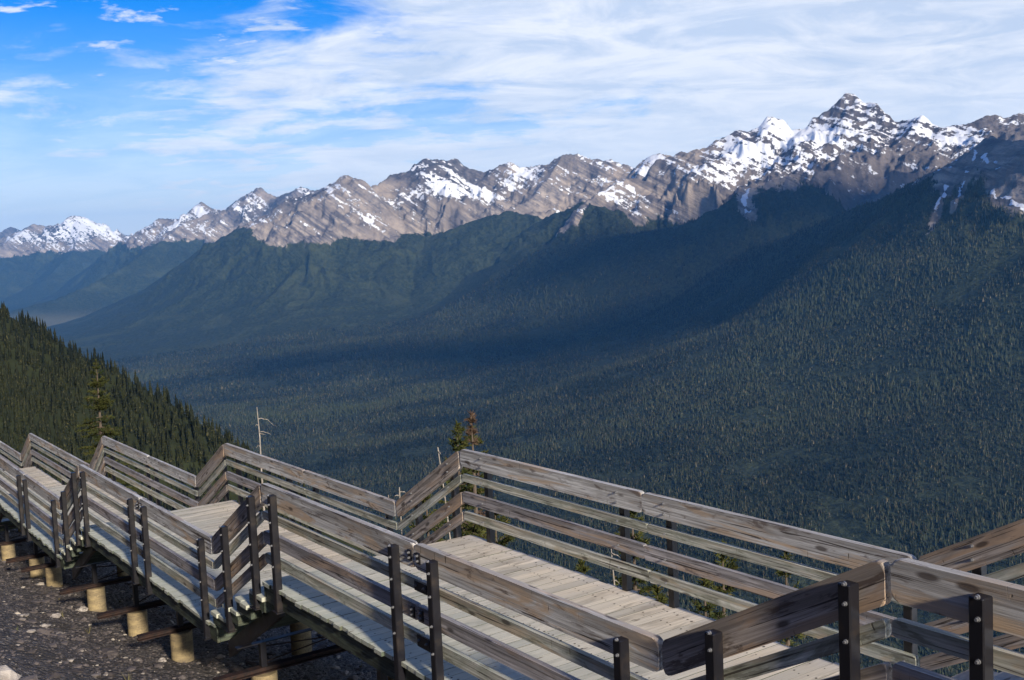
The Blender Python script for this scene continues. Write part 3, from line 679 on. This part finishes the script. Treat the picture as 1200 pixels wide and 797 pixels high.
for k, (ua, ub, za, zb) in enumerate(STR):
    det = k < 2; ps = [ua+.22, ub-.5] if k == 0 else [ua+.2, ub-.58]
    if k == 0: ps = [ua+.2, ub-.5]
    railing('stair_railing', ua, ub, za, zb, 0, ps, SN[k], G2, None, det)
    railing('stair_railing', ua, ub, za, zb, 1, [ua+.3, ub-.45], SF[k], G2, None, det)
# ---- supports and footings
def on_plane_v(px, py, v):
    rx, ry, rz = pray(px, py); du, dv = (-rx*SY+ry*CY), (rx*CY+ry*SY); k = (v-CV)/dv; return CU+du*k, CZ+rz*k
SUP = [(-7, .3, 'beyond the right edge'), (-1.9, .3, 'under the nearest steps'), (2.0, .3, 'under the nearest platform'), (4.3, .3, 'under the nearest platform toward the middle steps'), (7.35, .3, 'below the green step blocks in the middle'), (10.45, .3, 'in front, lit tan, below the second platform'),
       (12.65, .3, 'beside the left end of the second platform'), (15.2, .3, 'below the second flight of steps'), (18.6, .3, 'below the third platform'), (20.2, .3, 'below the third platform, farther left'), (23.5, .3, 'at the left edge, below the far flight'), (27.5, .3, 'under the fourth platform'), (31.5, .3, 'under the fourth platform, last'), (36, .3, 'under the farthest platform')]
def deck_z(u):
    for k, (a, b, z) in SEC.items():
        if min(a, b) <= u <= max(a, b): return z
    for ua, ub, za, zb in STR:
        if ua < u < ub: return za+(zb-za)*(u-ua)/(ub-ua)-.25
    return -4
for u, v, lab in SUP:
    zd = deck_z(u)-.23; gn, gf = ground_at(u, .3), ground_at(u, 2.1); zt_ = min(gn+.42, zd-.22); ztf = zt_
    base = place('support_frame', u, 0, gn); tag(base, 'rusty braced steel frame '+lab, 'steel support', 'steel frames under the walkway')
    bm = new_bm(); zz = zt_-gn
    for y0 in (-.05, .045):   # two flanges and web of the transverse beam
        pass
    box(bm, (-.30, -.055, zz+.002), (W+.2, .055, zz+.014)); box(bm, (-.30, -.055, zz+.062), (W+.2, .055, zz+.074)); box(bm, (-.30, -.006, zz+.0145), (W+.2, .006, zz+.0615)); finish(bm, 'cross_beam', M['rust'], base)
    for xx in (.3, 2.1):
        bm = new_bm(); box(bm, (xx-.035, -.035, zz+.0745), (xx+.035, .035, zd-gn)); finish(bm, 'column', M['steel'], base)
    bm = new_bm(); box(bm, (-.02, -.04, zd-gn+.0), (W+.02, .04, zd-gn+.012)); finish(bm, 'head_plate', M['steel'], base)
    if zd-gn-zz > .3:
        for a_, b_ in (((.33, 0, zz+.12), (2.07, 0, zd-gn-.06)), ((.33, 0.02, zd-gn-.06), (2.07, .02, zz+.12))):
            bm = new_bm(); tube(bm, a_, b_, .009, 6); finish(bm, 'brace', M['rust'], base)
    for xx, g_, lb in ((.3, gn, 'near'), (2.1, gf, 'far')):
        bm = new_bm(); tube(bm, (0, 0, -.35), (0, 0, zt_-g_-.008), .155, 28); tube(bm, (0, 0, zt_-g_-.008), (0, 0, zt_-g_), .155, 28, .147)
        x, y = w2(u, xx); o = finish(bm, 'concrete_footing', M['concrete'], None); o.location = (x, y, g_)
        tag(o, 'round cast concrete footing '+('on the near side, ' if lb == 'near' else 'on the far side, ')+lab, 'footing', 'concrete footings')

# ------------------------------------------------------------------ stones on the scree
ico = bmesh.new(); bmesh.ops.create_icosphere(ico, subdivisions=1, radius=1); icv = np.array([v.co[:] for v in ico.verts]); icf = np.array([[v.index for v in f.verts] for f in ico.faces]); ico.free()
n = 27000
uu = rng.uniform(-1, 34, n); vv = np.concatenate([rng.uniform(-6, 3.2, n*2//3), rng.uniform(-1.5, 3.2, n-n*2//3)])
sz = .008+.018*rng.random(n)**3+.055*rng.random(n)**22
zz_ = gz(uu, vv)+rocky(uu, vv); xw = -(uu-CU)*SY+(vv-CV)*CY; yw = (uu-CU)*CY+(vv-CV)*SY
jit = .6+.8*rng.random((n, len(icv), 1)); sc = np.stack([1+.6*rng.random(n), 1+.3*rng.random(n), .35+.4*rng.random(n)], -1)[:, None]
an = rng.random(n)*6.28; ca, sa = np.cos(an)[:, None], np.sin(an)[:, None]
pv = icv[None]*jit*sc*sz[:, None, None]; px_ = pv[..., 0]*ca-pv[..., 1]*sa; py_ = pv[..., 0]*sa+pv[..., 1]*ca
Vs = np.stack([px_+xw[:, None], py_+yw[:, None], pv[..., 2]+zz_[:, None]+sz[:, None]*.15], -1).reshape(-1, 3)
Fs = (icf[None]+np.arange(n)[:, None, None]*len(icv)).reshape(-1, 3)
me = np_mesh('scree_stones', Vs, Fs); fattr(me, 'rnd', np.repeat(rng.random(n), len(icv))); link('scree_stones', me, M['stone'], kind='stuff')
def ray_ground(px, py):
    rx, ry, rz = pray(px, py); k = .5
    while k < 80:
        x, y, z = rx*k, ry*k, CZ+rz*k; u, v = to_uv(x, y)
        if z < ground_at(u, v): return x, y, ground_at(u, v), k
        k += .02
    return None
def rock(px, py, wpx, label, mat, flat=.55, seed=0):
    h = ray_ground(px, py)
    if not h: return
    x, y, z, k = h; s_ = wpx/F*k/2
    bm = bmesh.new(); bmesh.ops.create_icosphere(bm, subdivisions=3, radius=1); rnl = bm.verts.layers.float.new('rnd')
    for v in bm.verts:
        p = v.co.copy(); nn_ = mnoise.fractal(p*1.1+Vector((seed*3.1, seed, 0)), 1, 2, 4); c_ = mnoise.cell(p*2.2+Vector((seed, 0, 0)))
        v.co = p*(1+.45*nn_+.12*c_); v.co.z *= flat; v.co *= s_; v[rnl] = .3
    me = bpy.data.meshes.new('rock'); bm.to_mesh(me); bm.free(); o = link('rock', me, mat); o.location = (x, y, z+s_*flat*.25); o.rotation_euler = (0, 0, seed)
    tag(o, label, 'rock', 'loose rocks on the scree')
rock(190, 775, 9, 'small pale rock below the tan footing in front', M['pale_rock'], .6, 1)
rock(258, 771, 10, 'flat whitish rock right of the front footing', M['pale_rock'], .4, 2)
rock(128, 766, 24, 'flat dark slab of rock on the open scree', M['stone'], .35, 3)
rock(66, 723, 12, 'tan rock left of the second footing', M['pale_rock'], .5, 4)
rock(52, 735, 13, 'flat tan rock just below another at lower left', M['pale_rock'], .4, 5)
rock(24, 722, 11, 'pale flat rock nearest the left edge', M['pale_rock'], .35, 6)
rock(96, 716, 12, 'rusty tan rock below the small footing at left', M['pale_rock'], .6, 7)
rock(60, 698, 14, 'grey flat rock under the railing at left', M['stone'], .4, 8)
rock(36, 741, 9, 'small bluish white rock at lower left', M['pale_rock'], .5, 9)
rock(404, 790, 9, 'small orange-tan rock beneath the walkway', M['pale_rock'], .6, 10)
rock(330, 775, 9, 'grey rock in the shade beneath the walkway', M['stone'], .6, 11)
rock(-12, 812, 62, 'large pale boulder cut by the lower left corner', M['pale_rock'], .7, 12)

gb = []; gf_ = []; gr_ = []; rd = random.Random(5)
for k in range(46):      # sparse dry tufts and sprigs on the scree
    u, v = rd.uniform(3, 24), rd.uniform(-4.5, 2.8)
    x, y = w2(u, v); z = ground_at(u, v); nb_ = rd.randint(7, 16); hh_ = rd.uniform(.05, .16); tn_ = rd.random()
    for j in range(nb_):
        a = rd.random()*6.28; l_ = rd.uniform(.2, .8)*hh_; b0 = len(gb); w_ = .004
        gb += [(x+w_*math.sin(a), y-w_*math.cos(a), z-.01), (x-w_*math.sin(a), y+w_*math.cos(a), z-.01), (x+l_*math.cos(a), y+l_*math.sin(a), z+hh_*rd.uniform(.5, 1))]; gf_.append((b0, b0+1, b0+2)); gr_ += [tn_]*3
me = np_mesh('dry_grass', np.array(gb), np.array(gf_)); fattr(me, 'rnd', np.array(gr_)); link('dry_grass', me, foliage('dry_grass_blades', (.16, .13, .07), (.10, .12, .04)), kind='stuff')

# ------------------------------------------------------------------ near trees
def spruce(u_or_xy, base_z, H, W_, label, seed, cat='spruce', brown=False, dens=1.):
    rd = random.Random(seed); x, y = u_or_xy
    root = empty('spruce_tree', (x, y, base_z)); tag(root, label, cat, 'spruces beside the walkway')
    bm = bmesh.new(); segs = 8; pr = None; lean = (rd.gauss(0, .006), rd.gauss(0, .006))
    for k in range(segs):
        a, b = k/segs, (k+1)/segs
        tube(bm, (lean[0]*a*H, lean[1]*a*H, a*H-.3*(k == 0)), (lean[0]*b*H, lean[1]*b*H, b*H), H*.018*(1-a)+.008, 7, H*.018*(1-b)+.006)
    nwh = int(H*(6 if H < 5 else 4.5))
    tv = []; tf = []; tr = []
    def needle(p, d, s_, tn):
        # a tuft: crossed small blades along a twig
        dn = Vector(d).normalized(); side = dn.cross(Vector((rd.gauss(0, .4), rd.gauss(0, .4), 1))).normalized()
        for q_ in range(4):
            ax = dn*.55+side*rd.uniform(-1, 1)+Vector((0, 0, rd.uniform(-.5, .55))); ax.normalize(); sd = ax.cross(Vector((rd.gauss(0, 1), rd.gauss(0, 1), rd.gauss(0, 1)))).normalized()*s_*.15
            b0 = len(tv); tip = p+ax*s_
            tv.extend([p-sd, p+sd, tip]); tf.append((b0, b0+1, b0+2)); tt_ = min(1, max(0, tn+rd.gauss(0, .16))); tr.extend([tt_]*3)
    tv2 = tv
    for w_ in range(nwh):
        f = (w_+rd.random())/nwh; zc = H*(.06+.93*f); rad = W_*(1-f)**.8*(.75+.45*rd.random())+.06
        for b in range(rd.randint(5, 8)):
            an_ = rd.random()*2*PI; L = rad*rd.uniform(.6, 1.12); drop = -.18 if f < .75 else .35
            d0 = Vector((math.cos(an_), math.sin(an_), drop)); st_ = Vector((lean[0]*zc, lean[1]*zc, zc))
            if L > .25: tube(bm, st_, st_+d0*L*.95, .010+.004*L, 4, .003)
            nt = max(5, int(L/.020*dens)); branch_t = rd.gauss(.42, .16)
            for k in range(nt):
                g_ = (k+.6)/nt
                if g_ < .18: continue
                lat = Vector((-math.sin(an_), math.cos(an_), 0))*rd.uniform(-1, 1)*(1-g_*.6)*L*.30
                p = st_+d0*(L*g_)+lat+Vector((0, 0, -.06*g_*L+rd.gauss(0, .015)+(.12*g_*g_*L)))
                needle(p, d0+lat*.8, rd.uniform(.045, .085)*(1+.26*H/4), branch_t+.3*(g_-.5))
    for k in range(14):
        zc = H*(.94+.07*k/14); needle(Vector((lean[0]*H, lean[1]*H, zc)), (rd.gauss(0, .3), rd.gauss(0, .3), 1), .12, .6)
    finish(bm, 'trunk', M['bark'], root)
    me = np_mesh('crown', np.array([v[:] for v in tv]), np.array(tf)); fattr(me, 'rnd', np.array(tr)); link('crown', me, M['brown_top'] if brown else M['spruce'], root)
    me_o = [c_ for c_ in C.objects if c_.data == me][0]; me_o.parent = root
    return root
def by_top(px, py, u, v):
    """tree rooted at the walkway point u,v whose top stands at photograph row py"""
    x, y = w2(u, v); d = math.hypot(x, y); z = at(px, py, d)[2]; az_ = pray(px, py); k = d/math.hypot(az_[0], az_[1])
    return (az_[0]*k, az_[1]*k), z
def plant(px, py, d, W_, label, seed, **kw):
    x, y, zt = at(px, py, d); g_ = gzw(x, y)-.1; H = zt-g_; print('tree', px, py, 'H', round(H, 2), [round(q, 1) for q in to_uv(x, y)])
    return spruce((x, y), g_, H, W_, label, seed, **kw)
plant(110, 424, 52, 2.1, 'tall yellow-green spruce standing before the left hillside', 1, dens=1.5)
plant(531, 499, 17.5, .95, 'narrow spruce behind the peak of the long far railing, left of a brown top', 2)
plant(553, 503, 19.5, 1.2, 'spruce with green lower boughs just right of the railing peak', 3)
plant(552, 487, 19.0, .30, 'dying red-brown spruce top behind the railing peak', 4, brown=True, dens=.6)
plant(578, 590, 17.5, 1.1, 'low spruce seen through the rails right of the peak', 14)
plant(742, 588, 17.0, .9, 'young spruce between two posts of the long far railing', 5)
plant(845, 640, 15.8, 1.0, 'bushy young spruce behind the lower rails, right of centre', 6)
plant(826, 680, 15.2, .85, 'short spruce just left of a bushier one, low behind the rails', 7)
plant(921, 645, 16.0, .6, 'thin brownish spruce low behind the right rails', 8, dens=.7)
plant(683, 662, 15.0, .45, 'tiny spruce tip at the deck edge, through the lowest rails', 9)
plant(500, 572, 16.5, .9, 'low dark spruce behind the sloping middle railing', 10)
plant(772, 690, 15.5, .8, 'small spruce low beside a black post of the far railing', 12)
def snag(px, py, d, label, segs, branches, r0, cat='dead tree'):
    x, y, zt = at(px, py, d); g_ = gzw(x, y)-.1; H = zt-g_
    root = empty('dead_tree', (x, y, g_)); tag(root, label, cat, 'dead trees beside the walkway')
    bm = bmesh.new(); rd = random.Random(int(px)); P = [Vector((0, 0, 0))]
    for k in range(1, segs+1): P.append(Vector((rd.gauss(0, .015)*H*.3+(branches[0][3] if len(branches[0]) > 3 else 0)*(k/segs-1), rd.gauss(0, .01), H*k/segs)))
    P[-1].x = 0; P[-1].y = 0
    for k in range(segs): tube(bm, P[k], P[k+1], r0*(1-k/segs)+.008, 7, r0*(1-(k+1)/segs)+.007)
    finish(bm, 'trunk', M['dead'], root)
    for b in branches:
        z, L, s_ = b[0], b[1], b[2]; bm = bmesh.new(); pz = H-z
        j = min(segs-1, int(pz/H*segs)); ft = pz/H*segs-j; p = P[j].lerp(P[j+1], ft); q_ = p
        for k in range(5):
            n_ = q_+Vector((s_*L/5, rd.gauss(0, .02), (.06-.07*k)*L*1.1+rd.gauss(0, .012))); tube(bm, q_, n_, .011*(1-k/6), 5, .011*(1-(k+1)/6)); q_ = n_
        finish(bm, 'branch', M['dead'], root)
snag(301, 477, 24, 'tall slim bleached dead snag with two curved twigs to its right', 7, [(.26, .33, 1), (.55, .25, 1), (.58, .12, 1), (.85, .1, -1), (1.2, .15, -1), (1.5, .12, 1), (.4, .06, -1)], .035)
snag(716, 640, 15.5, 'crooked white dead stem beyond the deck edge, seen through the rails', 6, [(.10, .12, 1, -.25), (.02, .05, 1), (.3, .06, -1), (.5, .07, 1)], .018)
snag(468, 571, 17, 'small dead twiggy stem behind the sloping middle railing', 5, [(.08, .12, 1), (.12, .10, -1), (.25, .13, 1), (.35, .1, -1)], .015)
snag(455, 580, 17.3, 'thinner dead stem left of the twiggy one, behind the rails', 5, [(.12, .07, 1), (.3, .08, -1)], .012)
snag(513, 524, 17.2, 'bare leaning white stick left of the railing peak', 5, [(.05, .04, 1, -.35), (.3, .05, -1)], .012)

# ------------------------------------------------------------------ clouds added unseen above the frame, placed sunward to shade the middle slopes
t = NT('white_shade_cloud'); M['shade_cloud'] = t.out((.85, .86, .9), .95, .0)
SUNV = Vector((SX*math.cos(EL), SYY*math.cos(EL), math.sin(EL)))
def shade_cloud(target, rx, ry, rot, seed, label):
    k = (2800-target[2])/SUNV.z; c_ = Vector(target)+SUNV*k; bm = bmesh.new(); bmesh.ops.create_icosphere(bm, subdivisions=5, radius=1)
    for v in bm.verts:
        p = v.co.copy(); n_ = mnoise.fractal(p*1.6+Vector((seed, 0, 0)), .8, 2.1, 5); p *= 1+.42*n_
        if p.z < 0: p.z *= .3
        v.co = (p.x*rx, p.y*ry, p.z*170)
    o = finish(bm, 'shade_cloud', M['shade_cloud'], None, smooth=True); o.location = c_; o.rotation_euler = (0, 0, rot); o['kind'] = 'structure'
SHADE_CLOUDS = [((950, 9000, -450), 1150, 800, .0, 1.), ((1900, 5900, -150), 1550, 1150, .1, 5.), ((-900, 7600, -800), 1200, 330, .1, 9.)]
for a_, b_, c_, d_, e_ in SHADE_CLOUDS: shade_cloud(a_, b_, c_, d_, e_, '')

# ------------------------------------------------------------------ air
bm = bmesh.new(); bmesh.ops.create_cube(bm, size=1); me = bpy.data.meshes.new('haze'); bm.to_mesh(me); bm.free()
hz_o = link('haze', me, kind='stuff'); hz_o.scale = (70000, 42000, 2700); hz_o.location = (0, 18500, 300)
m = bpy.data.materials.new('pale_mountain_air'); m.use_nodes = True; nt = m.node_tree; nt.nodes.clear()
pv_ = nt.nodes.new('ShaderNodeVolumePrincipled'); pv_.inputs['Color'].default_value = (.14, .45, 1., 1); pv_.inputs['Density'].default_value = 2.2e-5; pv_.inputs['Anisotropy'].default_value = .1
oo = nt.nodes.new('ShaderNodeOutputMaterial'); nt.links.new(pv_.outputs[0], oo.inputs['Volume']); me.materials.append(m)
scn.cycles.volume_bounces = 0; scn.cycles.max_bounces = 6
